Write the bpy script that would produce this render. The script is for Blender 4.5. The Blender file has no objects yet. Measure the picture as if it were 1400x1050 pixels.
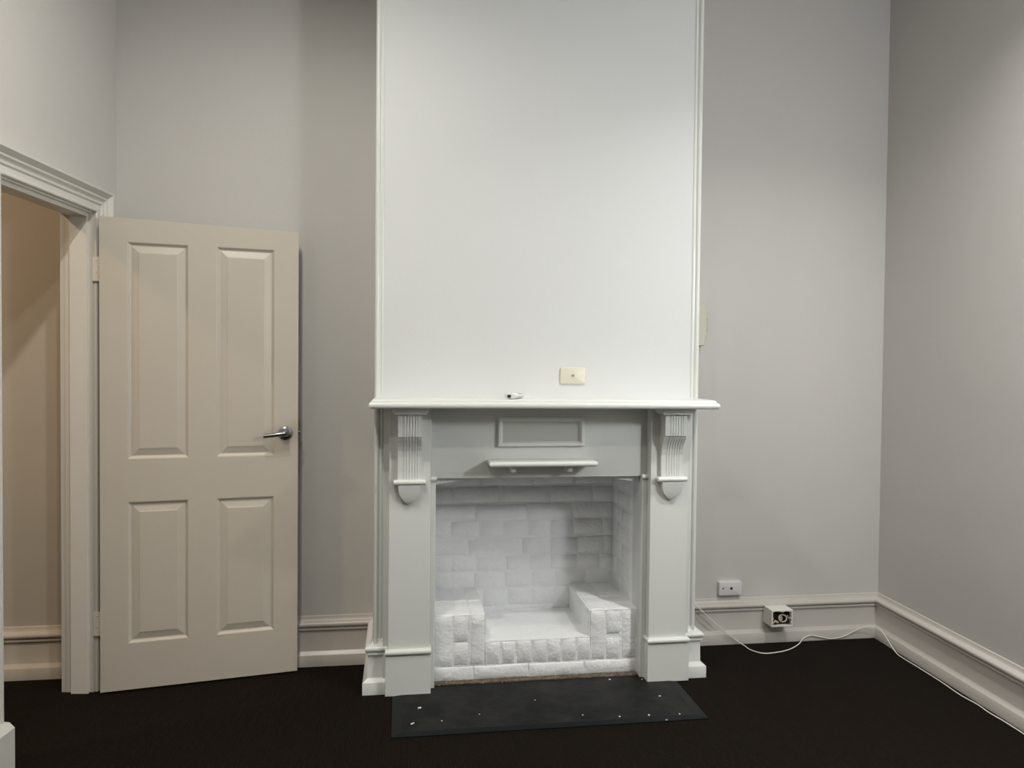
import bpy, bmesh, math, random
from mathutils import Vector, Matrix
random.seed(7)
S = bpy.context.scene
C = S.collection
R_ = math.radians

# ------------------------------------------------------------------ camera
YAW, PITCH, ROLL, F_PX = -0.1465, 0.02317, 0.00998, 1022.5
Fw = Vector((-math.sin(YAW)*math.cos(PITCH), math.cos(YAW)*math.cos(PITCH), -math.sin(PITCH)))
Rt = Vector((math.cos(YAW), math.sin(YAW), 0)); Up = Rt.cross(Fw)
R2 = Rt*math.cos(ROLL) + Up*math.sin(ROLL); U2 = -Rt*math.sin(ROLL) + Up*math.cos(ROLL)
cd = bpy.data.cameras.new('camera'); cam = bpy.data.objects.new('camera', cd); C.objects.link(cam)
cd.sensor_width = 36; cd.lens = F_PX/1400*36; cd.clip_start = .02
cam.matrix_world = Matrix(((R2.x, U2.x, -Fw.x, -0.624), (R2.y, U2.y, -Fw.y, -3.3202), (R2.z, U2.z, -Fw.z, 1.4356), (0, 0, 0, 1)))
S.camera = cam

# ------------------------------------------------------------------ world, lights, exposure
w = bpy.data.worlds.new('world'); S.world = w; w.use_nodes = True
w.node_tree.nodes['Background'].inputs[0].default_value = (.9, .95, 1, 1)
w.node_tree.nodes['Background'].inputs[1].default_value = 0.0
S.view_settings.view_transform = 'Standard'; S.view_settings.look = 'None'
S.view_settings.gamma = 1; S.view_settings.use_curve_mapping = False
S.view_settings.exposure = -0.03
CEIL = 3.42

def lamp(name, loc, power, size, col, spread=180, aim=None):
    d = bpy.data.lights.new(name, 'AREA'); d.shape = 'DISK'; d.size = size; d.energy = power; d.color = col
    d.spread = R_(spread)
    o = bpy.data.objects.new(name, d); C.objects.link(o); o.location = loc
    if aim is not None:
        o.rotation_euler = (Vector(aim)-Vector(loc)).to_track_quat('-Z', 'Y').to_euler()
    return o
# unseen downlights: first inferred from shadows, others added to balance wall brightness
lamp('unseen_downlight', (-1.15, -1.10, CEIL-.02), 15, .10, (1, .965, .875), 168)
lamp('unseen_downlight', (1.25, -1.45, CEIL-.02), 23, .10, (1, .975, .93), 130)
lamp('unseen_downlight', (-1.20, -1.60, CEIL-.02), 14, .10, (1, .965, .89), 155)
lamp('unseen_downlight', (-.97, -2.60, CEIL-.02), 17, .14, (1, .965, .89))
lamp('hall_light', (-3.2, -.9, 2.9), 20, .16, (1, .76, .52))
# unseen lamp by the side wall, inferred from shadows, split into two fitted points
for loc, pw, rad in (((1.45, -1.62, 1.97), 9, .10), ((1.65, -2.30, 2.08), 73, .12)):
    bd = bpy.data.lights.new('unseen_bulb', 'POINT'); bd.energy = pw; bd.shadow_soft_size = rad; bd.color = (.95, .98, 1)
    bo = bpy.data.objects.new('unseen_bulb', bd); C.objects.link(bo); bo.location = loc

# ------------------------------------------------------------------ materials
def mat(name, col, rough=.5, spec=.5, metal=0, bumps=(), var=0, var_scale=4, coat=0):
    m = bpy.data.materials.new(name); m.use_nodes = True
    nt = m.node_tree; b = nt.nodes['Principled BSDF']
    b.inputs['Base Color'].default_value = (*col, 1); b.inputs['Roughness'].default_value = rough
    b.inputs['Metallic'].default_value = metal; b.inputs['Specular IOR Level'].default_value = spec
    b.inputs['Coat Weight'].default_value = coat
    tc = nt.nodes.new('ShaderNodeTexCoord')
    if var:
        n = nt.nodes.new('ShaderNodeTexNoise'); n.inputs['Scale'].default_value = var_scale; n.inputs['Detail'].default_value = 4
        nt.links.new(tc.outputs['Object'], n.inputs['Vector'])
        r = nt.nodes.new('ShaderNodeMapRange'); r.inputs[3].default_value = 1-var; r.inputs[4].default_value = 1+var
        nt.links.new(n.outputs['Fac'], r.inputs[0])
        mx = nt.nodes.new('ShaderNodeVectorMath'); mx.operation = 'SCALE'
        mx.inputs[0].default_value = col; nt.links.new(r.outputs[0], mx.inputs['Scale'])
        nt.links.new(mx.outputs[0], b.inputs['Base Color'])
    prev = None
    for sc, dist, detail in bumps:
        n = nt.nodes.new('ShaderNodeTexNoise'); n.inputs['Scale'].default_value = sc; n.inputs['Detail'].default_value = detail
        nt.links.new(tc.outputs['Object'], n.inputs['Vector'])
        bp = nt.nodes.new('ShaderNodeBump'); bp.inputs['Distance'].default_value = dist; bp.inputs['Strength'].default_value = 1
        nt.links.new(n.outputs['Fac'], bp.inputs['Height'])
        if prev: nt.links.new(prev.outputs[0], bp.inputs['Normal'])
        prev = bp
    if prev: nt.links.new(prev.outputs[0], b.inputs['Normal'])
    return m
M = {}
M['breast'] = mat('white_wall_paint', (.71, .72, .715), .55, .3, bumps=((3, .004, 2), (60, .0004, 3)))
M['wall'] = mat('grey_wall_paint', (.575, .555, .53), .5, .35, bumps=((2.5, .006, 2), (60, .0004, 3)), var=.02)
M['hallwall'] = mat('cream_wall_paint', (.56, .50, .42), .6, .3, bumps=((3, .004, 2),))
M['rearwall'] = mat('darkened_wall_paint', (.30, .29, .27), .7, .2)  # unseen rear wall, darkened to cut bounced light
M['ceil'] = mat('ceiling_paint', (.5, .49, .47), .8, .2)
M['trim'] = mat('grey_white_gloss_paint', (.78, .78, .75), .33, .5, bumps=((40, .0003, 3),))
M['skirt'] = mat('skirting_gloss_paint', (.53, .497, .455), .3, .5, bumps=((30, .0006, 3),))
M['casing'] = mat('casing_gloss_paint', (.65, .635, .585), .35, .5, bumps=((40, .0003, 3),))
M['jamb'] = mat('jamb_gloss_paint', (.75, .72, .66), .35, .5, bumps=((40, .0003, 3),))
M['door'] = mat('cream_door_paint', (.57, .52, .44), .38, .45, bumps=((25, .0005, 3),), var=.02, var_scale=3)
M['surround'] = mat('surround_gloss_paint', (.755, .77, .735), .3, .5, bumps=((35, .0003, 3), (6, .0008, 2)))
M['brick'] = mat('painted_brick', (.92, .93, .93), .42, .45, bumps=((18, .007, 6), (80, .0028, 5)))
M['joint'] = mat('painted_mortar', (.91, .92, .92), .42, .45, bumps=((18, .008, 5), (80, .003, 4)))
M['rubble'] = mat('crumbled_mortar', (.15, .12, .09), .9, .1, bumps=((90, .006, 5),), var=.95, var_scale=38)
M['mirror'] = mat('mirror_glass', (.72, .74, .69), .12, .6, metal=.3)
M['chrome'] = mat('satin_chrome', (.36, .36, .38), .28, .5, metal=1)
M['black'] = mat('black_plastic', (.01, .01, .01), .4)
M['cream'] = mat('cream_plastic', (.72, .69, .57), .35, .5)
M['ventplastic'] = mat('aged_cream_plastic', (.60, .575, .48), .45, .4)
M['pinkwhite'] = mat('white_plastic', (.70, .66, .66), .35, .5)
M['boxwhite'] = mat('painted_plastic', (.76, .74, .69), .5, .4, bumps=((90, .002, 4),))
M['dark'] = mat('dark_cavity', (.035, .025, .015), .9, .1)
M['ring'] = mat('yellowed_plastic', (.5, .45, .36), .4, .4)
M['cable'] = mat('white_cable', (.78, .76, .69), .4, .4)
M['chip'] = mat('white_paint_speck', (.85, .85, .82), .6)
M['remote'] = mat('silver_white_plastic', (.82, .83, .82), .2, .5, coat=.4)

def slate():
    m = mat('black_slate', (.02, .021, .02), .55, .2, bumps=((14, .002, 5), (140, .0005, 4)))
    nt = m.node_tree; b = nt.nodes['Principled BSDF']; tc = nt.nodes.new('ShaderNodeTexCoord')
    n = nt.nodes.new('ShaderNodeTexNoise'); n.inputs['Scale'].default_value = 5; n.inputs['Detail'].default_value = 9; n.inputs['Roughness'].default_value = .7
    nt.links.new(tc.outputs['Object'], n.inputs['Vector'])
    r = nt.nodes.new('ShaderNodeValToRGB'); r.color_ramp.elements[0].position = .4; r.color_ramp.elements[0].color = (.0035, .0038, .0036, 1)
    r.color_ramp.elements[1].position = .75; r.color_ramp.elements[1].color = (.026, .0255, .023, 1)
    nt.links.new(n.outputs['Fac'], r.inputs[0]); nt.links.new(r.outputs[0], b.inputs['Base Color'])
    return m
M['slate'] = slate()
M['slateedge'] = mat('black_painted_edging', (.004, .006, .007), .5, .25, bumps=((60, .0004, 3),))

def carpet():
    m = bpy.data.materials.new('brown_loop_carpet'); m.use_nodes = True; nt = m.node_tree; b = nt.nodes['Principled BSDF']
    b.inputs['Roughness'].default_value = 1; b.inputs['Specular IOR Level'].default_value = .08
    tc = nt.nodes.new('ShaderNodeTexCoord'); L = nt.links
    mp = nt.nodes.new('ShaderNodeMapping'); mp.inputs['Scale'].default_value = (1, 1, 1); L.new(tc.outputs['Object'], mp.inputs[0])
    wv = nt.nodes.new('ShaderNodeTexWave'); wv.wave_type = 'BANDS'; wv.bands_direction = 'X'; wv.inputs['Scale'].default_value = 38; wv.inputs['Distortion'].default_value = 1.2
    wv.inputs['Detail'].default_value = 2; wv.inputs['Detail Scale'].default_value = 3
    wv2 = nt.nodes.new('ShaderNodeTexWave'); wv2.wave_type = 'BANDS'; wv2.bands_direction = 'Y'; wv2.inputs['Scale'].default_value = 50; wv2.inputs['Distortion'].default_value = 1.6
    L.new(mp.outputs[0], wv.inputs[0]); L.new(mp.outputs[0], wv2.inputs[0])
    mu = nt.nodes.new('ShaderNodeMath'); mu.operation = 'MULTIPLY'; L.new(wv.outputs['Fac'], mu.inputs[0]); L.new(wv2.outputs['Fac'], mu.inputs[1])
    nz = nt.nodes.new('ShaderNodeTexNoise'); nz.inputs['Scale'].default_value = 160; nz.inputs['Detail'].default_value = 3; L.new(tc.outputs['Object'], nz.inputs[0])
    ad = nt.nodes.new('ShaderNodeMath'); ad.operation = 'MULTIPLY_ADD'; L.new(nz.outputs['Fac'], ad.inputs[0]); ad.inputs[1].default_value = .5; L.new(mu.outputs[0], ad.inputs[2])
    r = nt.nodes.new('ShaderNodeValToRGB'); r.color_ramp.elements[0].position = .2; r.color_ramp.elements[0].color = (.0068, .0047, .0034, 1)
    r.color_ramp.elements[1].position = .95; r.color_ramp.elements[1].color = (.0255, .018, .0132, 1)
    L.new(ad.outputs[0], r.inputs[0]); L.new(r.outputs[0], b.inputs['Base Color'])
    bp = nt.nodes.new('ShaderNodeBump'); bp.inputs['Distance'].default_value = .004; L.new(ad.outputs[0], bp.inputs['Height']); L.new(bp.outputs[0], b.inputs['Normal'])
    return m
M['carpet'] = carpet()

# ------------------------------------------------------------------ mesh helpers
def obj(name, bm, m, parent=None, smooth=None, loc=None, **props):
    me = bpy.data.meshes.new(name)
    bmesh.ops.remove_doubles(bm, verts=bm.verts, dist=1e-6)
    bmesh.ops.recalc_face_normals(bm, faces=bm.faces)
    if smooth is not None:
        for f in bm.faces: f.smooth = True
        for e in bm.edges:
            if len(e.link_faces) == 2 and e.calc_face_angle(0) > R_(smooth): e.smooth = False
    bm.to_mesh(me); bm.free()
    me.materials.append(M[m])
    o = bpy.data.objects.new(name, me); C.objects.link(o)
    if parent: o.parent = parent
    if loc: o.location = loc
    for k, v in props.items(): o[k] = v
    return o

def thing(name, label, cat, loc=(0, 0, 0), rz=0, kind=None):
    o = bpy.data.objects.new(name, None); C.objects.link(o); o.location = loc; o.rotation_euler = (0, 0, rz)
    o['label'] = label; o['category'] = cat
    if kind: o['kind'] = kind
    return o

def box(bm, x0, x1, y0, y1, z0, z1, bev=0, seg=2, T=None):
    r = bmesh.ops.create_cube(bm, size=1)
    vs = r['verts']
    for v in vs:
        v.co = Vector((x0+(v.co.x+.5)*(x1-x0), y0+(v.co.y+.5)*(y1-y0), z0+(v.co.z+.5)*(z1-z0)))
    if bev:
        es = list({e for v in vs for e in v.link_edges})
        rr = bmesh.ops.bevel(bm, geom=es, offset=bev, segments=seg, affect='EDGES', profile=.5)
        vs = list({v for f in rr['faces'] for v in f.verts} | {v for v in vs if v.is_valid})
    if T is not None:
        for v in vs: v.co = T @ v.co
    return vs

def prism(bm, pts, f0, f1):
    """pts: 2D outline; f0,f1 map a 2D point to 3D for both ends."""
    a = [bm.verts.new(f0(p)) for p in pts]; b = [bm.verts.new(f1(p)) for p in pts]
    n = len(pts)
    bm.faces.new(a); bm.faces.new(list(reversed(b)))
    for i in range(n): bm.faces.new((a[i], b[i], b[(i+1) % n], a[(i+1) % n]))

def prismY(bm, pts, y0, y1): prism(bm, pts, lambda p: (p[0], y0, p[1]), lambda p: (p[0], y1, p[1]))
def prismX(bm, pts, x0, x1): prism(bm, pts, lambda p: (x0, p[0], p[1]), lambda p: (x1, p[0], p[1]))
def prismZ(bm, pts, z0, z1): prism(bm, pts, lambda p: (p[0], p[1], z0), lambda p: (p[0], p[1], z1))

def sweep(bm, path, prof, side=1):
    """mitred sweep in plan: path = [(x,y)], prof = [(w,z)]; w is measured to the left of travel * side."""
    n = len(path); rings = []
    for i, p in enumerate(path):
        p = Vector(p)
        dirs = []
        if i > 0: dirs.append((p-Vector(path[i-1])).normalized())
        if i < n-1: dirs.append((Vector(path[i+1])-p).normalized())
        ns = [Vector((-d.y, d.x))*side for d in dirs]
        if len(ns) == 2:
            m = (ns[0]+ns[1]).normalized(); m = m/max(m.dot(ns[0]), .2)
        else: m = ns[0]
        rings.append([bm.verts.new((p.x+m.x*w_, p.y+m.y*w_, z_)) for w_, z_ in prof])
    k = len(prof)
    for i in range(n-1):
        for j in range(k):
            bm.faces.new((rings[i][j], rings[i+1][j], rings[i+1][(j+1) % k], rings[i][(j+1) % k]))
    bm.faces.new(rings[0]); bm.faces.new(list(reversed(rings[-1])))

def tube(bm, pts, r, seg=8, cap=True):
    rings = []; n = len(pts); pts = [Vector(p) for p in pts]
    up = Vector((0, 0, 1))
    for i in range(n):
        d = (pts[min(i+1, n-1)]-pts[max(i-1, 0)]).normalized()
        a = d.cross(up)
        if a.length < .05: a = d.cross(Vector((0, 1, 0)))
        a.normalize(); b = a.cross(d)
        rr = r[i] if isinstance(r, (list, tuple)) else r
        rings.append([bm.verts.new(pts[i]+(a*math.cos(t)+b*math.sin(t))*rr) for t in [2*math.pi*k/seg for k in range(seg)]])
    for i in range(n-1):
        for k in range(seg):
            bm.faces.new((rings[i][k], rings[i][(k+1) % seg], rings[i+1][(k+1) % seg], rings[i+1][k]))
    if cap: bm.faces.new(list(reversed(rings[0]))); bm.faces.new(rings[-1])

def spline(pts, n=8):
    P = [Vector(p) for p in pts]; P = [P[0]*2-P[1]]+P+[P[-1]*2-P[-2]]; out = []
    for i in range(1, len(P)-2):
        for k in range(n):
            t = k/n; a, b, c, d = P[i-1], P[i], P[i+1], P[i+2]
            out.append(.5*((2*b)+(c-a)*t+(2*a-5*b+4*c-d)*t*t+(3*b-a-3*c+d)*t**3))
    out.append(P[-2]); return out

def arc(cx, cz, r, a0, a1, n=6):
    return [(cx+r*math.cos(R_(a0+(a1-a0)*k/n)), cz+r*math.sin(R_(a0+(a1-a0)*k/n))) for k in range(n+1)]

# ------------------------------------------------------------------ floor, ceiling, walls
st = dict(kind='structure')
bm = bmesh.new(); box(bm, -4.2, 2.2, -6.3, .9, -.12, 0)
obj('floor', bm, 'carpet', None, label='dark brown ribbed loop pile carpet covering the whole floor', category='floor', **st)
bm = bmesh.new(); box(bm, -4.2, 2.2, -6.3, .9, CEIL, CEIL+.12)
obj('ceiling', bm, 'ceil', None, label='plain white ceiling high above the room', category='ceiling', **st)

# left wall frame (slightly out of square)
K = .11; Lk = math.hypot(1, K)
u_ = Vector((-K, -1))/Lk; n_ = Vector((1, -K))/Lk; P0 = Vector((-1.92, .345))
def LW(s, w_): q = P0+u_*s+n_*w_; return (q.x, q.y)
S0, S1, HEAD = .205, .842, 2.082
WT = -.115
def lwbox(bm, s0, s1, w0, w1, z0, z1):
    prismZ(bm, [LW(s0, w0), LW(s1, w0), LW(s1, w1), LW(s0, w1)], z0, z1)
bm = bmesh.new(); lwbox(bm, 0, S0-.012, 0, WT, 0, CEIL); lwbox(bm, S0-.012, S1+.012, 0, WT, HEAD+.012, CEIL); lwbox(bm, S1+.012, 6.6, 0, WT, 0, CEIL)
obj('wall_left', bm, 'wall', None, label='pale painted side wall that holds the doorway', category='wall', **st)
AL, AR = .345, .379
XR, YR, RA = 1.9415, AR, .0532
def RW(t, w_=0): return (XR-math.sin(RA)*t-math.cos(RA)*w_, YR-math.cos(RA)*t+math.sin(RA)*w_)
bm = bmesh.new(); box(bm, -1.925, -.70, AL, AL+.12, 0, CEIL)
obj('wall_alcove_left', bm, 'wall', None, label='pale grey alcove wall behind the open door', category='wall', **st)
bm = bmesh.new(); box(bm, .70, 2.1, AR, AR+.12, 0, CEIL)
obj('wall_alcove_right', bm, 'wall', None, label='mauve grey alcove wall between chimney breast and corner', category='wall', **st)
bm = bmesh.new()
prismZ(bm, [RW(-.1, 0), RW(6.7, 0), RW(6.7, -.12), RW(-.1, -.12)], 0, CEIL)
obj('wall_right', bm, 'wall', None, label='pale grey side wall beyond the cable', category='wall', **st)
bm = bmesh.new(); box(bm, -4.1, 2.0, -6.25, -6.13, 0, CEIL)
obj('wall_rear', bm, 'rearwall', None, label='unseen darkened wall opposite the fireplace', category='wall', **st)
# hall beyond the doorway
bm = bmesh.new(); box(bm, -4.1, -1.925-.11, AL, AL+.12, 0, CEIL); box(bm, -4.12, -4.0, -6.2, AL, 0, CEIL)
obj('wall_hall', bm, 'hallwall', None, label='cream hall wall seen through the doorway', category='wall', **st)

# chimney breast with the arched fire opening
OW = .475
pts = [(-.74, 0), (-OW, 0), (-OW, .945), (OW, .945), (OW, 0), (.74, 0), (.74, CEIL), (-.74, CEIL)]
bm = bmesh.new(); prismY(bm, pts, 0, .12)
box(bm, -.74, -.62, .12, .46, 0, CEIL); box(bm, .62, .74, .12, .46, 0, CEIL)
obj('wall_chimney', bm, 'breast', None, label='bright white chimney breast above the mantel', category='wall', **st)

# staff beads on the two corners of the breast
for sx, wd in ((-1, 'by the open door'), (1, 'by the cream wall unit')):
    bm = bmesh.new()
    pr = [(-.0, 0)]
    prof = [(sx*.705, .002), (sx*.705, -.003), (sx*.709, -.0045), (sx*.713, -.003), (sx*.7145, -.0015), (sx*.7195, -.0015)]
    prof += [(sx*(.731+.011*math.cos(R_(a))), -.002+.011*math.sin(R_(a))) for a in range(190, 361, 17)]
    prof += [(sx*.7425, .02), (sx*.738, .02), (sx*.738, .002)]
    prismZ(bm, prof, .18, CEIL)
    obj('trim_1' if sx < 0 else 'trim_2', bm, 'surround', None, 35, label='rounded white corner bead of the chimney breast ' + wd, category='trim', **st)

# skirting
SK = [(0, 0), (.045, 0), (.045, .052), (.043, .055), (.026, .066), (.024, .070), (.0225, .167), (.030, .1695), (.0305, .176), (.0235, .1795)]
SK += [(.0235+.0130*math.cos(R_(a)), .1945+.0130*math.sin(R_(a))) for a in range(-80, 81, 20)]
SK += [(.0195, .2085), (.012, .211), (.007, .218), (.005, .228), (0, .232)]
def skirting(name, path, side, label, m='skirt'):
    bm = bmesh.new(); sweep(bm, path, SK, side)
    return obj(name, bm, m, None, 35, label=label, category='skirting', **st)
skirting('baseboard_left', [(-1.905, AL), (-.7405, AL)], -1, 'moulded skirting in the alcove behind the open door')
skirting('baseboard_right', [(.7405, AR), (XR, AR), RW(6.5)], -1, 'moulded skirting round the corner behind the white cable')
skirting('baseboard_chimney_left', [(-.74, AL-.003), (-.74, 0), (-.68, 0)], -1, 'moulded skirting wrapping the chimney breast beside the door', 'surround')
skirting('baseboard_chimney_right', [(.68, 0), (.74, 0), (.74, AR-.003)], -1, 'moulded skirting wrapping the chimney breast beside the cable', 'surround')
skirting('baseboard_hall', [(-4.0, AL), (-2.055, AL)], -1, 'moulded skirting in the hall beyond the doorway', 'hallwall')
skirting('baseboard_side', [LW(S1+.16, 0), LW(6.4, 0)], 1, 'moulded skirting of the wall beside the doorway', 'casing')

# ------------------------------------------------------------------ doorway: lining, architrave
tr = thing('trim_3', 'moulded architrave and lining round the doorway', 'architrave', kind='structure')
bm = bmesh.new()
lwbox(bm, S0-.012, S0+.006, 0, WT, 0, HEAD)
lwbox(bm, S1-.006, S1+.012, 0, WT, 0, HEAD)
lwbox(bm, S0-.012, S1+.012, 0, WT, HEAD-.006, HEAD+.012)
obj('door_lining', bm, 'jamb', tr)
bm = bmesh.new()
lwbox(bm, S0+.006, S0+.022, -.016, -.088, 0, HEAD-.006); lwbox(bm, S1-.022, S1-.006, -.016, -.088, 0, HEAD-.006)
lwbox(bm, S0+.022, S1-.022, -.016, -.088, HEAD-.022, HEAD-.006)
obj('door_stop', bm, 'jamb', tr)
# architrave profile: a = distance from opening edge outwards, w = proud of the wall
AP = [(0, 0), (0, .014), (.004, .018), (.012, .018), (.015, .014), (.034, .015), (.040, .020), (.047, .021), (.050, .017), (.056, .019), (.064, .028), (.070, .029), (.073, .025), (.082, .034), (.090, .043), (.098, .044), (.100, .040), (.100, 0)]
bm = bmesh.new()
rings = []
corner = [(S0, 0, -1, 0), (S0, HEAD, -1, 1), (S1, HEAD, 1, 1), (S1, 0, 1, 0)]
for (s, z, ds, dz) in corner:
    ring = []
    for a, w_ in AP:
        x, y = LW(s+ds*a, w_); ring.append(bm.verts.new((x, y, z+dz*a)))
    rings.append(ring)
k = len(AP)
for i in range(3):
    for j in range(k): bm.faces.new((rings[i][j], rings[i+1][j], rings[i+1][(j+1) % k], rings[i][(j+1) % k]))
bm.faces.new(rings[0]); bm.faces.new(rings[-1])
obj('architrave', bm, 'casing', tr, 25)
bm = bmesh.new()   # plinth block under the near architrave, sloped top
prism(bm, [(0, 0), (.050, 0), (.050, .150), (.032, .168), (0, .172)], lambda p: (*LW(S1-.004, p[0]), p[1]), lambda p: (*LW(S1+.13, p[0]), p[1]))
obj('plinth_block', bm, 'casing', tr)
bm = bmesh.new()   # hall-side architrave
lwbox(bm, S0-.09, S0+.004, WT, WT-.022, 0, HEAD+.08); lwbox(bm, S1-.004, S1+.09, WT, WT-.022, 0, HEAD+.08); lwbox(bm, S0+.004, S1-.004, WT, WT-.022, HEAD-.004, HEAD+.08)
obj('hall_architrave', bm, 'casing', tr)

# ------------------------------------------------------------------ the door (local frame: x along leaf, -y front face, z up)
dr = thing('door_1', 'cream four panel door standing open into the alcove', 'door', (-1.9026, .0999, 0), .1722, 'structure')
DW, DH, DT, DB = .818, 2.048, .036, .010
PX = [(.108, .351), (.467, .713)]; PZ = [(.212, .832), (1.018, 1.957)]
bm = bmesh.new()
def rect(bm, x0, x1, z0, z1, y0=0, y1=DT): box(bm, x0, x1, y0, y1, z0, z1)
DTOP = DB+DH
xs = [0, PX[0][0], PX[0][1], PX[1][0], PX[1][1], DW]; zs = [DB, PZ[0][0], PZ[0][1], PZ[1][0], PZ[1][1], DTOP]
for y in (0, DT):
    g = [[bm.verts.new((x, y, z)) for z in zs] for x in xs]
    for i in range(5):
        for j in range(5):
            if y == 0 and i in (1, 3) and j in (1, 3):
                o4 = [g[i][j], g[i+1][j], g[i+1][j+1], g[i][j+1]]
                prev = o4
                x0, x1, z0, z1 = xs[i], xs[i+1], zs[j], zs[j+1]
                for d, yy in ((.003, .0012), (.008, .0075), (.012, .010), (.0145, .0105)):
                    cur = [bm.verts.new((x, yy, z)) for x, z in ((x0+d, z0+d), (x1-d, z0+d), (x1-d, z1-d), (x0+d, z1-d))]
                    for q in range(4): bm.faces.new((prev[q], prev[(q+1) % 4], cur[(q+1) % 4], cur[q]))
                    prev = cur
                cur = [bm.verts.new((v.co.x, .024, v.co.z)) for v in prev]
                for q in range(4): bm.faces.new((prev[q], prev[(q+1) % 4], cur[(q+1) % 4], cur[q]))
                bm.faces.new(cur)
            else:
                bm.faces.new((g[i][j], g[i+1][j], g[i+1][j+1], g[i][j+1]))
    for x, col in zip(xs, g): col[-1].co.z = 2.060-.017*x/DW
    if y == 0: g0 = g
for i in range(5):
    for j in (0, 5): bm.faces.new((g0[i][j], g0[i+1][j], g[i+1][j], g[i][j]))
    for ii in (0, 5): bm.faces.new((g0[ii][i], g0[ii][i+1], g[ii][i+1], g[ii][i]))
obj('door_leaf', bm, 'door', dr)
for (x0, x1) in PX:
    for (z0, z1) in PZ:
        bm = bmesh.new()
        lv = []
        for d, yy in ((.0145, .020), (.0145, .0112), (.043, .0035), (.0455, .0020), (.048, .0018)):
            lv.append([bm.verts.new((x, yy, z)) for x, z in ((x0+d, z0+d), (x1-d, z0+d), (x1-d, z1-d), (x0+d, z1-d))])
        for a, b in zip(lv, lv[1:]):
            for q in range(4): bm.faces.new((a[q], a[(q+1) % 4], b[(q+1) % 4], b[q]))
        bm.faces.new(lv[-1]); bm.faces.new(lv[0])
        obj('door_panel', bm, 'door', dr)
# handle
HX, HZ = .762, 1.120
bm = bmesh.new()
def disc(bm, x, z, prof, seg=28):
    """surface of revolution about the local -y axis: prof = [(r, y)]"""
    rings = [[bm.verts.new((x+r*math.cos(2*math.pi*k/seg), y, z+r*math.sin(2*math.pi*k/seg))) for k in range(seg)] for r, y in prof]
    for a, b in zip(rings, rings[1:]):
        for k in range(seg): bm.faces.new((a[k], a[(k+1) % seg], b[(k+1) % seg], b[k]))
    bm.faces.new(rings[0]); bm.faces.new(rings[-1])
disc(bm, HX, HZ, [(.0325, .0005), (.0325, -.004), (.030, -.008), (.021, -.012), (.016, -.013), (.0135, -.016), (.0130, -.045), (.011, -.052), (.0095, -.055), (.004, -.0555)])
hn = obj('door_handle', bm, 'chrome', dr, 30, label='satin chrome lever handle')
bm = bmesh.new()
lever = spline([(HX-.004, -.046, HZ), (HX-.03, -.048, HZ-.002), (HX-.06, -.047, HZ-.006), (HX-.096, -.044, HZ-.010)], 6)
tube(bm, lever, [.0115-.003*i/len(lever) for i in range(len(lever))], 12)
obj('lever', bm, 'chrome', hn, 35)
bm = bmesh.new()
for dx in (.038, .058, .084): disc(bm, HX-dx, HZ-.007-.04*(dx-.03), [(.0032, -.045), (.0032, -.0580)], 10)
obj('lever_hole', bm, 'black', hn, 35)
bm = bmesh.new(); disc(bm, HX, HZ, [(.0055, -.0545), (.0055, -.0575), (.003, -.058)], 16)
obj('key_button', bm, 'chrome', hn, 35)
bm = bmesh.new()
disc(bm, HX, HZ, [(.0325, DT-.0005), (.0325, DT+.005), (.015, DT+.012), (.0115, DT+.014), (.0115, DT+.033)])
tube(bm, [(HX, DT+.036, HZ), (HX-.05, DT+.036, HZ-.002), (HX-.10, DT+.034, HZ-.006)], .008, 10)
obj('door_handle', bm, 'chrome', dr, 30, label='satin chrome handle on the back of the door')
bm = bmesh.new(); box(bm, DW, DW+.0015, .006, .030, HZ-.028, HZ+.028); box(bm, DW, DW+.012, .011, .025, HZ-.007, HZ+.007, .002)
obj('latch', bm, 'chrome', dr, label='small metal latch')
# hinges: leaf on the lining plus knuckle
for z in (.300, 1.838):
    bm = bmesh.new()
    dz = .052
    wloc = lambda s, w_: dr_inv @ Vector((*LW(s, w_), 0))
    dr_inv = (Matrix.Translation((-1.9026, .0999, 0)) @ Matrix.Rotation(.1722, 4, 'Z')).inverted()
    a, b, c, d = [wloc(s, w_) for s, w_ in ((S0+.0062, .002), (S0+.0062, .041), (S0+.0088, .041), (S0+.0088, .002))]
    prismZ(bm, [(q.x, q.y) for q in (a, b, c, d)], z-dz, z+dz)
    for k in range(4):
        q = wloc(S0+.009, .041); zc = z-dz+.0255*k
        tube(bm, [(q.x-.001, q.y, zc+.001), (q.x-.001, q.y, zc+.0245)], .0048, 10)
    for k in range(4):
        q = wloc(S0+.0095, .018 if k % 2 else .028)
        bmesh.ops.create_uvsphere(bm, u_segments=8, v_segments=5, radius=.0028, matrix=Matrix.Translation((q.x, q.y, z-.036+.024*k)))
    obj('hinge', bm, 'jamb', dr, 35)

# ------------------------------------------------------------------ mantelpiece
mp = thing('mantelpiece', 'grey white painted timber fireplace surround with corbels and small mirror', 'fireplace', (0, 0, 0))
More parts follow.
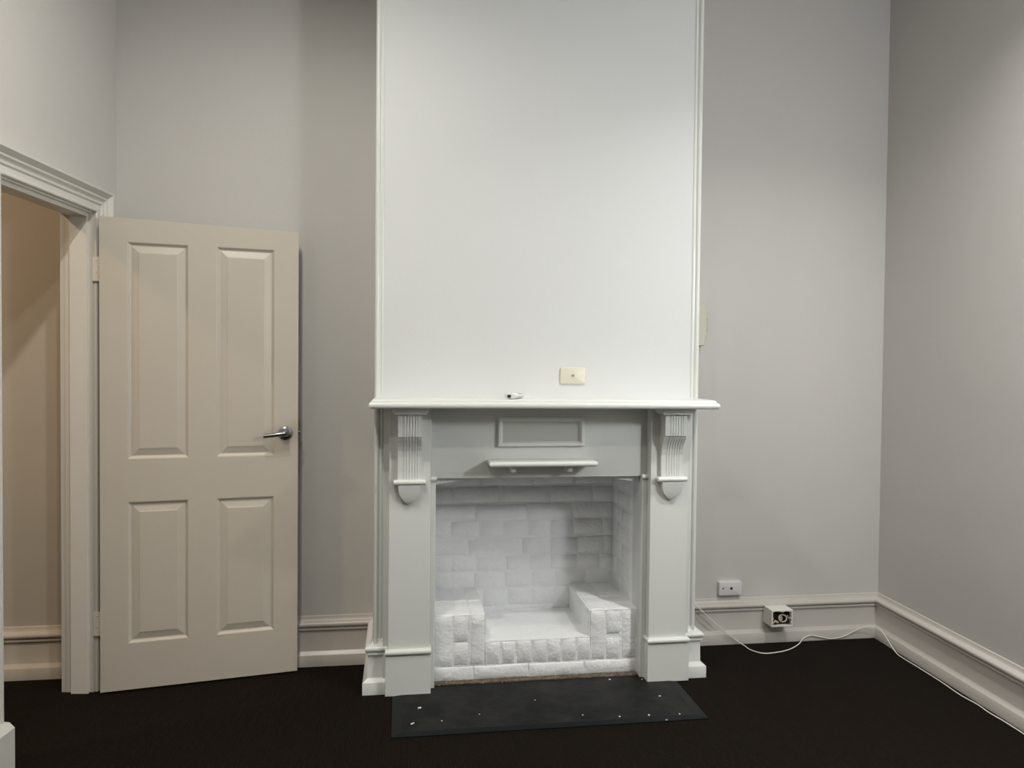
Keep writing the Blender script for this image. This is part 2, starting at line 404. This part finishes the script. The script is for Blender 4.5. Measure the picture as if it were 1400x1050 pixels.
# mantel shelf: bullnosed slab with a thin set-back upper step
def shelf_prof(yf, zb, zt, n=7):
    r = (zt-zb)/2; return [(yf+r-r*math.cos(R_(a)), zb+r+r*math.sin(R_(a))) for a in [-90+180*k/n for k in range(n+1)]]
bm = bmesh.new()
def nosed(bm, x0, x1, yb, yf, zb, zt, r=None, n=7):
    """slab with rounded front and ends: rings stepping round the nose"""
    h = (zt-zb)/2; r = r or h
    rings = []
    for k in range(n+1):
        a = R_(-90+180*k/n); o = r-r*math.cos(a); z = zb+h+h*math.sin(a)
        rings.append([bm.verts.new(p) for p in ((x0+o, yb, z), (x0+o, yf+o, z), (x1-o, yf+o, z), (x1-o, yb, z))])
    for a, b in zip(rings, rings[1:]):
        for q in range(4): bm.faces.new((a[q], a[(q+1) % 4], b[(q+1) % 4], b[q]))
    bm.faces.new(rings[0]); bm.faces.new(rings[-1])
nosed(bm, -.757, .757, .001, -.2185, 1.2575, 1.285, .012)
nosed(bm, -.745, .745, .001, -.205, 1.274, 1.297, .010)
obj('mantel_shelf', bm, 'surround', mp, 40)
bm = bmesh.new(); box(bm, -.4965, .4965, -.006, .0005, .938, 1.2575)
box(bm, -.4965, .4965, -.0075, -.005, .962, .9635)
obj('frieze', bm, 'surround', mp)
for sx in (-1, 1):
    X = lambda a, b: (min(sx*a, sx*b), max(sx*a, sx*b))
    bm = bmesh.new(); box(bm, *X(.497, .676), -.065, 0, .17, 1.2575, .002, 1)
    obj('pilaster', bm, 'surround', mp)
    bm = bmesh.new(); box(bm, *X(.66, .700), -.028, 0, .0, 1.2575, .0015, 1)
    obj('side_board', bm, 'surround', mp)
    bm = bmesh.new(); box(bm, *X(.4725, .4968), -.022, .0, .0, .9375, .003, 2)
    obj('inner_slip', bm, 'surround', mp)
    bm = bmesh.new()
    x0, x1 = X(.468, .4965)
    tube(bm, [(x0, -.024, .938), (x0+.002, -.024, .938), (x1-.002, -.024, .938), (x1, -.024, .938)], [.007, .0112, .0112, .011], 14)
    obj('slip_cap', bm, 'surround', mp, 40)
    # plinth
    bm = bmesh.new(); box(bm, *X(.4905, .687), -.077, 0, .0035, .176, .0015, 1)
    for y_, z0, z1, r in ((-.086, .181, .204, .0115),):
        nosed(bm, X(.487, .690)[0], X(.487, .690)[1], -.0, -.086, .181, .204, .0115)
    obj('plinth', bm, 'surround', mp, 35)
    # corbel
    cx = sx*.588
    bm = bmesh.new()
    hw = .0505
    cols = [(-hw, 0), (-.0300, 0)]
    for q in range(5):
        c0 = -.0300+.012*q
        cols += [(c0+.0015, .0035), (c0+.0040, .0035), (c0+.0055, 0), (c0+.0095, 0)]
    cols += [(.0315, .0035), (.0335, 0), (hw, 0)]
    rows = [(1.230, -.1370), (1.134, -.1370), (1.1325, -.1290), (1.120, -.1235), (1.105, -.1110), (1.090, -.1010), (1.070, -.0930), (1.045, -.0890), (1.010, -.0880), (.975, -.0890), (.943, -.0910)]
    g = [[bm.verts.new((cx+x, y+d, z)) for x, d in cols] for z, y in rows]
    for a, b in zip(g, g[1:]):
        for q in range(len(cols)-1): bm.faces.new((a[q], a[q+1], b[q+1], b[q]))
    bk = [[bm.verts.new((cx+x, -.064, z)) for x in (-hw, hw)] for z, y in rows]
    for i in range(len(rows)-1):
        bm.faces.new((g[i][0], g[i+1][0], bk[i+1][0], bk[i][0])); bm.faces.new((g[i][-1], g[i+1][-1], bk[i+1][1], bk[i][1]))
    bm.faces.new(g[0]+[bk[0][1], bk[0][0]]); bm.faces.new(g[-1]+[bk[-1][1], bk[-1][0]])
    cb = obj('corbel', bm, 'surround', mp)
    bm = bmesh.new(); box(bm, cx-.069, cx+.069, -.158, -.06, 1.230, 1.2385, .003, 2); box(bm, cx-.076, cx+.076, -.170, -.06, 1.2385, 1.2577, .006, 3)
    obj('corbel_cap', bm, 'surround', cb, 35)
    bm = bmesh.new()
    tube(bm, [(cx-.069, -.096, .9345), (cx-.067, -.096, .9345), (cx+.067, -.096, .9345), (cx+.069, -.096, .9345)], [.0085, .0115, .0115, .0085], 16)
    for e in (-1, 1): tube(bm, [(cx+e*.0585, -.096, .9345), (cx+e*.0585, -.064, .9345)], .0105, 14)
    box(bm, cx-.062, cx+.062, -.097, -.064, .924, .945)
    obj('torus_bead', bm, 'surround', cb, 40)
    bm = bmesh.new()
    half = [(.047, .924), (.0475, .905), (.044, .888), (.036, .870), (.022, .852), (.0105, .842), (.0, .836)]
    out = [(-x, z) for x, z in half]+[(x, z) for x, z in reversed(half[:-1])]
    def yf(z): t = (z-.836)/.088; return -.076-.028*max(0, t)**.6
    n6 = 6
    rows = []
    for x, z in half:
        rows.append([bm.verts.new((cx+x*(-1+2*k/n6), yf(z), z)) for k in range(n6+1)])
    for a, b in zip(rows, rows[1:]):
        for q in range(n6): bm.faces.new((a[q], a[q+1], b[q+1], b[q]))
    lft = [r[0] for r in rows]; rgt = [r[-1] for r in rows]
    for sd in (lft, rgt):
        bb = [bm.verts.new((v.co.x, -.064, v.co.z)) for v in sd]
        for q in range(len(sd)-1): bm.faces.new((sd[q], sd[q+1], bb[q+1], bb[q]))
    obj('shield_pendant', bm, 'surround', cb, 35)
# mirror and its frame
bm = bmesh.new()
mx0, mx1, mz0, mz1 = -.197, .1975, 1.079, 1.211
pf = [(0, 0), (0, .016), (.003, .020), (.012, .021), (.016, .019), (.021, .009), (.0225, .003), (.0225, 0)]
rings = [[bm.verts.new((mx0+d, -.006-w_, mz0+d)), bm.verts.new((mx1-d, -.006-w_, mz0+d)), bm.verts.new((mx1-d, -.006-w_, mz1-d)), bm.verts.new((mx0+d, -.006-w_, mz1-d))] for d, w_ in pf]
rings = [[v for v in r] for r in rings]
for a, b in zip(rings, rings[1:]+rings[:1]):
    for q in range(4): bm.faces.new((a[q], a[(q+1) % 4], b[(q+1) % 4], b[q]))
fr = obj('mirror_frame', bm, 'surround', mp, 25)
bm = bmesh.new(); box(bm, mx0+.02, mx1-.02, -.009, -.006, mz0+.02, mz1-.02)
obj('mirror', bm, 'mirror', fr, label='narrow mirror glass')
# small ledge with two blocks
bm = bmesh.new(); nosed(bm, -.246, .236, -.005, -.124, .9985, 1.0225, .012)
le = obj('ledge', bm, 'surround', mp, 40)
for x in (-.136, .118):
    bm = bmesh.new(); box(bm, x-.012, x+.012, -.085, -.005, .972, .9986, .003, 2)
    obj('ledge_bracket', bm, 'surround', le, 35)

# ------------------------------------------------------------------ brick fireplace inside the opening
fb = thing('firebox', 'white painted brick firebox with stepped brick hobs inside the surround', 'firebox', (0, 0, 0))
def lumpy(bm, x0, x1, y0, y1, z0, z1, n=.05, amp=.0025):
    """box surface cut into a loose grid and nudged, like thick paint over mortar"""
    nx = max(1, int((x1-x0)/n)); ny = max(1, int((y1-y0)/n)); nz = max(1, int((z1-z0)/n))
    vs = {}
    def V(i, j, k):
        if (i, j, k) not in vs:
            vs[(i, j, k)] = bm.verts.new((x0+(x1-x0)*i/nx+random.uniform(-amp, amp)*.5, y0+(y1-y0)*j/ny+random.uniform(-amp, amp), z0+(z1-z0)*k/nz+random.uniform(-amp, amp)*.6))
        return vs[(i, j, k)]
    for i in range(nx):
        for k in range(nz):
            for j in (0, ny): bm.faces.new((V(i, j, k), V(i+1, j, k), V(i+1, j, k+1), V(i, j, k+1)))
        for j in range(ny):
            for k in (0, nz): bm.faces.new((V(i, j, k), V(i+1, j, k), V(i+1, j+1, k), V(i, j+1, k)))
    for j in range(ny):
        for k in range(nz):
            for i in (0, nx): bm.faces.new((V(i, j, k), V(i, j+1, k), V(i, j+1, k+1), V(i, j, k+1)))
YF, YB, SXI = .035, .470, .4745
bm = bmesh.new()
lumpy(bm, -.6, .6, YB+.0018, YB+.10, 0, 1.5, .06, .0015)                      # back
box(bm, -.60, -SXI-.0015, .12, YB+.05, 0, 1.5); box(bm, SXI+.0018, .60, .12, YB+.05, 0, 1.5)   # cheeks
box(bm, -.6, .6, .12, YB+.1, 1.5, 1.56)
obj('painted_render', bm, 'joint', fb)
bm = bmesh.new()
e = .0028
lumpy(bm, -SXI, -.240, YF+e, YB+.02, 0, .306); lumpy(bm, .253, SXI+.003, YF+e, YB+.02, 0, .306); lumpy(bm, -.239, .252, YF+e, YB+.02, 0, .181)
obj('hob_core', bm, 'joint', fb, 40)

def brick(x0, x1, z0, z1, y, face='front', depth=.03, proud=0.0, wob=.0022):
    """rounded brick face: the outer ring sits back, an inner ring and slightly domed middle stand out"""
    bm = bmesh.new(); j = lambda a=wob: random.uniform(-a, a)
    c = .005
    A = [(x0+j(), z0+j()), (x1+j(), z0+j()), (x1+j(), z1+j()), (x0+j(), z1+j())]
    cxm, czm = (x0+x1)/2, (z0+z1)/2
    nx = max(2, round((x1-x0)/.05)); nz = max(2, round((z1-z0)/.04))
    def lerp(u, v):
        a = [(A[0][k]*(1-u)+A[1][k]*u)*(1-v)+(A[3][k]*(1-u)+A[2][k]*u)*v for k in (0, 1)]; return a
    ring = lambda m_x, m_z, yy, jj: [[(lerp(m_x+(1-2*m_x)*i/nx, m_z+(1-2*m_z)*k/nz), yy+random.uniform(-jj, jj)) for k in range(nz+1)] for i in range(nx+1)]
    mx_, mz_ = c/(x1-x0), c/(z1-z0)
    tilt = random.uniform(-.0006, .0006); tlz = random.uniform(-.0005, .0005)
    def P(u, v, yy):
        a = lerp(u, v); yv = yy+tilt*(u-.5)*2+tlz*(v-.5)*2
        if face == 'front': return (a[0], yv, a[1])
        return (yv, a[0], a[1])
    s = 1
    sg = -1 if face in ('front', 'right') else 1      # direction the brick stands out
    us = [0]+[mx_+(1-2*mx_)*i/nx for i in range(nx+1)]+[1]; vsn = [0]+[mz_+(1-2*mz_)*k/nz for k in range(nz+1)]+[1]
    g = []
    for iu, u in enumerate(us):
        col = []
        for iv, v in enumerate(vsn):
            edge = iu in (0, len(us)-1) or iv in (0, len(vsn)-1)
            off = (-.0032 if edge else proud+random.uniform(-.0006, .0006))
            col.append(bm.verts.new(P(u, v, y+sg*off)))
        g.append(col)
    for i in range(len(us)-1):
        for k in range(len(vsn)-1): bm.faces.new((g[i][k], g[i+1][k], g[i+1][k+1], g[i][k+1]))
    # sides back into the wall
    loop = [g[i][0] for i in range(len(us))]+[g[-1][k] for k in range(1, len(vsn))]+[g[i][-1] for i in range(len(us)-2, -1, -1)]+[g[0][k] for k in range(len(vsn)-2, 0, -1)]
    ax = 1 if face == 'front' else 0
    bk = []
    for v in loop:
        q = list(v.co); q[ax] = y-sg*depth; bk.append(bm.verts.new(q))
    for i in range(len(loop)):
        n2 = (i+1) % len(loop); bm.faces.new((loop[i], loop[n2], bk[n2], bk[i]))
    bm.faces.new(bk)
    return obj('brick', bm, 'brick', fb, 50)

G = .0030
# shallow arched lintel just behind the frieze
ap = [(-.474, .904)]+[(.474*(-1+2*k/16), .904+.0395*(1-(-1+2*k/16)**2)) for k in range(1, 16)]+[(.474, .904), (.474, .9445), (-.474, .9445)]
bm = bmesh.new(); prismY(bm, ap, .028, .119)
obj('arched_lintel', bm, 'brick', fb)
# lower course along the front
for a, b in [(-.472, -.294), (-.294, -.041), (-.041, .225), (.225, .470)]:
    brick(a+G, b-G*.8, .012, .070, YF-.003, depth=.05, wob=.002)
# hob fronts: soldier bricks
for a, b, z0, z1 in [(-.472, -.391, .080, .303), (-.381, -.318, .189, .303), (-.381, -.318, .080, .179), (-.307, -.245, .080, .304),
                     (-.234, -.174, .080, .176), (-.161, -.103, .080, .177), (-.091, -.027, .080, .176), (-.016, .043, .080, .177), (.053, .109, .080, .178), (.119, .181, .080, .177), (.192, .248, .080, .177),
                     (.257, .320, .080, .302), (.329, .394, .195, .302), (.329, .394, .080, .175), (.403, .467, .080, .302)]:
    brick(a, b, z0, z1, YF-.001, depth=.04, wob=.0022)
# hob tops: brick ends showing faintly
for a, b in [(-.472, -.384), (-.377, -.312), (-.306, -.243), (.256, .340), (.349, .470)]:
    for y0, y1 in ((.050, .235), (.243, .458)):
        bm = bmesh.new(); box(bm, a+.001, b-.001, y0, y1, .28, .3075+random.uniform(-.0008, .0008), .003, 1)
        obj('brick', bm, 'brick', fb)
bm = bmesh.new(); lumpy(bm, -.238, .252, .040, .468, .15, .1835, .06, .0015)
obj('fire_seat', bm, 'brick', fb, 60, label='smooth painted ledge between the hobs')
bm = bmesh.new(); lumpy(bm, .2475, .2535, .042, .468, .18, .305, .05, .0012)
obj('hob_side', bm, 'brick', fb, 60)
# back wall courses
ZC = [.200, .295, .383, .466, .558, .649, .736, .823, .910, .995, 1.08]
J = [[-.455, -.330, -.202, -.076, .050, .177, .294, .400, .478], [-.478, -.365, -.251, -.093, .053, .176, .333, .478], [-.478, -.368, -.241, -.086, .037, .148, .285, .410, .478],
     [-.478, -.283, -.003, .147, .291, .433, .478], [-.478, -.369, -.224, -.101, .027, .146, .267, .424, .478],
     [-.478, -.250, .020, .260, .478], [-.478, -.360, -.120, .140, .370, .478], [-.478, -.22, .05, .27, .478], [-.478, -.1, .2, .478], [-.478, -.25, .0, .25, .478]]
for k, js in enumerate(J):
    z0, z1 = ZC[k], ZC[k+1]
    for a, b in zip(js, js[1:]):
        if b <= -.478 or a >= .478: continue
        dz = random.uniform(-.003, .003)
        if b-a > .02: brick(a+G, b-G, z0+.005+dz, z1-.005+dz, YB-.001, depth=.03, proud=random.uniform(0, .0022), wob=.003)
# cheeks
for side in (-1, 1):
    for k in range(len(ZC)-3):
        z0, z1 = ZC[k], ZC[k+1]
        if z1 < .32: continue
        js = [.13, .30, .466] if k % 2 else [.13, .215, .385, .466]
        for a, b in zip(js, js[1:]):
            brick(a+G*.8, b-G*.8, max(z0, .31)+.005, z1-.005, side*(SXI-(.0 if side > 0 else 0)), 'right' if side > 0 else 'left', depth=.03, wob=.0025)
# front returns of the opening (inside edge of the breast) stay plain; crumbled mortar at the foot
bm = bmesh.new()
n = 90
for i in range(n):
    for r in range(3):
        x = -.470+.94*(i+random.random())/n; y = YF-.004-.012*r+random.uniform(-.006, .004); s = random.uniform(.0025, .0085)
        mt = Matrix.Translation((x, y, .008+s*.35)) @ Matrix.Rotation(random.uniform(0, 3), 4, 'Z') @ Matrix.Diagonal((s*random.uniform(1, 2.2), s, s*.6, 1))
        bmesh.ops.create_icosphere(bm, subdivisions=1, radius=1, matrix=mt)
obj('mortar_crumbs', bm, 'rubble', fb, 60, kind='stuff')
bm = bmesh.new(); lumpy(bm, -.471, .471, .000, YF+.006, .0, .0125, .02, .0022)
obj('mortar_bed', bm, 'rubble', fb, 60, label='crumbling brown mortar')

# ------------------------------------------------------------------ hearth
he = thing('hearth', 'black slate hearth slab with black edging set into the carpet', 'hearth', (0, 0, 0))
bm = bmesh.new()
prismZ(bm, [(-.615, -.412), (.590, -.412), (.590, -.0785), (.4885, -.0785), (.4885, -.0235), (.4715, -.0235), (.4715, -.002), (-.4715, -.002), (-.4715, -.0235), (-.4885, -.0235), (-.4885, -.0785), (-.615, -.0785)], .0005, .0085)
obj('slab', bm, 'slate', he)
for nm, a in (('left', [(-.655, -.442), (-.615, -.412), (-.615, -.0785), (-.655, -.0785)]), ('right', [(.629, -.442), (.629, -.0785), (.590, -.0785), (.590, -.412)]), ('front', [(-.655, -.442), (.629, -.442), (.590, -.412), (-.615, -.412)])):
    bm = bmesh.new()
    vs = []
    for (x, y) in a:
        inner = (y > -.43) and (abs(x-(-.615)) < 1e-4 or abs(x-.590) < 1e-4)
        vs.append((x, y, .0088 if inner else .0045))
    lo = [bm.verts.new((x, y, .0003)) for x, y, z in vs]; hi = [bm.verts.new(v) for v in vs]
    bm.faces.new(lo); bm.faces.new(hi)
    for q in range(4): bm.faces.new((lo[q], lo[(q+1) % 4], hi[(q+1) % 4], hi[q]))
    obj('edging_strip', bm, 'slateedge', he)
for x, y, s in [(-.54, -.211, .0065), (-.546, -.214, .004), (-.575, -.348, .005), (-.568, -.342, .003), (.496, -.228, .0042), (.39, -.394, .0045), (.452, -.44+.006, .006), (.327, -.033, .0045), (.267, -.391, .0035), (-.456, -.338, .003), (-.30, -.30, .0022), (.12, -.36, .003), (-.05, -.2, .0022), (.52, -.40, .003), (.475, -.05, .003)]:
    bm = bmesh.new()
    pts = [(x+s*random.uniform(.7, 1.3)*math.cos(t), y+s*random.uniform(.7, 1.3)*math.sin(t)) for t in [2*math.pi*k/8 for k in range(8)]]
    z = .0083 if y > -.412 else .0035
    prismZ(bm, pts, z, z+.0022)
    obj('paint_fleck', bm, 'chip', he)

# ------------------------------------------------------------------ small fittings
def plate(bm, cx, cz, w_, h, y0, y1, r=.006, inset=.003):
    """rounded wall plate whose front is a little smaller than its back; y0 wall side, y1 front"""
    def outl(w2, h2, rr):
        o = []
        for sx, sz, a0 in ((1, 1, 0), (-1, 1, 90), (-1, -1, 180), (1, -1, 270)):
            for k in range(5):
                a = R_(a0+90*k/4); o.append((cx+sx*(w2/2-rr)+rr*math.cos(a), cz+sz*(h2/2-rr)+rr*math.sin(a)))
        return o
    L = [[bm.verts.new((x, y, z)) for x, z in outl(w_-2*i, h-2*i, max(r-i, .001))] for y, i in ((y0, 0), (y1+inset, 0), (y1+inset*.3, inset*.3), (y1, inset))]
    for a, b in zip(L, L[1:]):
        for k in range(len(a)): bm.faces.new((a[k], a[(k+1) % len(a)], b[(k+1) % len(a)], b[k]))
    bm.faces.new(L[0]); bm.faces.new(L[-1])
def cyl(bm, x, z, y0, y1, r, seg=16):
    tube(bm, [(x, y0, z), (x, y1, z)], r, seg)

ae = thing('aerial_socket', 'cream television aerial plate on the chimney breast above the mantel shelf', 'socket', (.144, 0, 1.397))
bm = bmesh.new(); plate(bm, 0, 0, .117, .074, 0, -.0095, .007, .004)
obj('plate', bm, 'cream', ae, 35)
bm = bmesh.new(); tube(bm, [(0, -.009, .0015), (0, -.016, .0015)], .0048, 16)
obj('aerial_port', bm, 'chrome', ae, 35)
bm = bmesh.new(); tube(bm, [(0, -.0161, .0015), (0, -.0165, .0015)], .0022, 10); obj('port_pin', bm, 'cream', ae)
for x in (-.043, .043):
    bm = bmesh.new(); tube(bm, [(x, -.0094, .001), (x, -.0104, .001)], .0030, 12); obj('screw', bm, 'cream', ae, 35)

wu = thing('wall_unit', 'cream plastic wall unit with a bowed edge, half hidden by the chimney breast', 'wall box', (.848, AR, 1.66))
bm = bmesh.new()
o = [(-.062, -.108), (.062, -.108)]
zs_ = [-.108+.216*k/10 for k in range(11)]
rt = [(.064+.014*(1-(z/.108)**2), z) for z in zs_]; lf = [(-x, z) for x, z in reversed(rt)]
L = []
for y, i in ((0, 0), (-.040, 0), (-.045, .004), (-.046, .007)):
    L.append([bm.verts.new((x-math.copysign(i, x), y, z*(1-i*4))) for x, z in rt+lf])
for a, b in zip(L, L[1:]):
    for k in range(len(a)): bm.faces.new((a[k], a[(k+1) % len(a)], b[(k+1) % len(a)], b[k]))
bm.faces.new(L[0]); bm.faces.new(L[-1])
obj('cover', bm, 'ventplastic', wu, 35)
for s in (-1, 1):
    bm = bmesh.new(); box(bm, s*.0775-.003, s*.0775+.003, -.036, -.006, -.035, .035, .001, 1)  # black strip standing in for the shadow on the unit's edge
    obj('side_shadow', bm, 'black', wu, label='painted edge shadow')

ph = thing('phone_socket', 'white socket plate with two holes on the alcove wall above the skirting', 'socket', (1.085, AR, .286))
bm = bmesh.new(); plate(bm, 0, 0, .124, .072, 0, -.024, .005, .003)
obj('plate', bm, 'pinkwhite', ph, 35)
for x, r in ((-.042, .0035), (.004, .006)):
    bm = bmesh.new(); box(bm, x-r, x+r, -.0255, -.0235, -r+.002, r+.002); obj('socket_hole', bm, 'black', ph, label='dark hole')

sb = thing('socket_box', 'broken white socket box on the skirting with a loose ring inside', 'socket', (1.3265, 0, .1505))
yb, yfr = AR-.025, .262
bm = bmesh.new()
W2, H2 = .0585, .043
outer = [(-W2, -H2), (W2, -H2), (W2, H2), (-W2, H2)]
ov = []; iv = []
N = 12
def perim(w2, h2, jag=0):
    o = []
    for (ax, az), (bx, bz) in zip([(-w2, -h2), (w2, -h2), (w2, h2), (-w2, h2)], [(w2, -h2), (w2, h2), (-w2, h2), (-w2, -h2)]):
        for k in range(6):
            t = k/6; x, z = ax+(bx-ax)*t, az+(bz-az)*t
            o.append((x+random.uniform(-jag, jag), z+random.uniform(-jag, jag)))
    return o
po = perim(W2, H2); pi = perim(W2-.0085, H2-.0085, .0035); pi2 = perim(W2-.004, H2-.004)
ringsY = [(po, yb), (po, yfr+.002), ([(x*.97, z*.96) for x, z in po], yfr), (pi, yfr+.0005), (pi, yfr+.004), (pi2, yfr+.006), (pi2, yb-.004)]
L = [[bm.verts.new((x, y, z)) for x, z in p] for p, y in ringsY]
for a, b in zip(L, L[1:]):
    for k in range(len(a)): bm.faces.new((a[k], a[(k+1) % len(a)], b[(k+1) % len(a)], b[k]))
bm.faces.new(L[0])
obj('box', bm, 'boxwhite', sb, 30)
bm = bmesh.new(); box(bm, -W2+.007, W2-.007, yfr+.028, yfr+.030, -H2+.007, H2-.007)
obj('cavity', bm, 'dark', sb, label='dark inside')
bm = bmesh.new()
pts = [(.006+.021*math.cos(t), yfr+.008+.006*math.sin(t), -.001+.0165*math.sin(t)) for t in [2*math.pi*k/22 for k in range(23)]]
tube(bm, pts, .0035, 8, cap=False)
box(bm, -.006, .012, yfr+.018, yfr+.027, -.016, .006, .004, 2)
obj('ring', bm, 'ring', sb, 60, label='yellowed plastic ring')
bm = bmesh.new(); tube(bm, [(-.046, yfr+.016, -.028), (-.034, yfr+.010, -.014), (-.018, yfr+.014, -.024)], .006, 8)
obj('broken_tab', bm, 'ring', sb, 50)
bm = bmesh.new(); tube(bm, [(.030, yfr+.006, .012), (.040, yfr+.008, -.006), (.048, yfr+.008, .004)], .004, 8)
obj('broken_tab', bm, 'ring', sb, 50)

# remote control on the mantel shelf
rc = thing('remote_control', 'silver white remote control lying at an angle on the mantel shelf', 'remote', (-.137, -.110, 1.297), -R_(24))
bm = bmesh.new()
secs = []
Ln = 11
for i in range(Ln):
    t = i/(Ln-1); y = -.075+.150*t
    e = 1-.55*max(0, (abs(t-.5)*2-.75)/.25)**2
    hw = .032*e*(1-.12*t); z0 = .0006+.006*(1-e); z1 = .0235-.005*t
    secs.append([bm.verts.new((hw*a, y, z0+(z1-z0)*b)) for a, b in ((-.35, 0), (.35, 0), (.75, .25), (1, .72), (.97, .9), (.8, 1), (-.8, 1), (-.97, .9), (-1, .72), (-.75, .25))])
for a, b in zip(secs, secs[1:]):
    for k in range(10): bm.faces.new((a[k], a[(k+1) % 10], b[(k+1) % 10], b[k]))
bm.faces.new(secs[0]); bm.faces.new(secs[-1])
obj('body', bm, 'remote', rc, 50)
bm = bmesh.new(); box(bm, -.012, .003, -.0775, -.073, .007, .019, .001, 1); obj('emitter_window', bm, 'black', rc, label='black window')
bm = bmesh.new(); box(bm, -.019, .019, .010, .050, .019, .0215, .001, 1); obj('display', bm, 'black', rc, label='dark screen')
for i in range(2):
    for j in range(3):
        bm = bmesh.new(); box(bm, -.017+.013*j, -.009+.013*j, -.048+.018*i, -.038+.018*i, .0200, .0242, .0008, 1); obj('button', bm, 'remote', rc)

# white cable along the floor and skirting
FZ = .0035
cp = [(.80, .352, .258), (.86, .338, .236), (.905, .322, .196), (.967, .322, .138), (1.043, .318, .072), (1.115, .322, .018), (1.138, .290, .006), (1.146, .243, FZ), (1.188, .192, FZ), (1.264, .195, FZ), (1.348, .225, FZ), (1.434, .288, FZ),
      (1.484, .3285, .018), (1.526, .3285, .030), (1.579, .3285, .020), (1.642, .3290, .008), (1.713, .3285, .017), (1.768, .327, .042), (1.815, .315, .066), (1.852, .306, .0735), (1.872, .292, .0735), (1.880, .270, .071), (1.877, .217, .052), (1.872, .161, .022), (1.861, .100, .005),
      (1.855, .030, FZ), (1.8525, -.072, FZ), (1.8445, -.226, FZ), (1.830, -.368, FZ), (1.834, -.463, FZ), (1.825, -.539, FZ), (1.826, -.605, FZ), (1.822, -.69, FZ), (1.815, -.80, FZ), (1.80, -1.2, FZ), (1.76, -1.9, FZ)]
bm = bmesh.new(); tube(bm, spline(cp, 6), .0027, 8)
ca = obj('cable', bm, 'cable', None, 60, label='thin white cable trailing from the chimney breast round the alcove corner', category='cable')
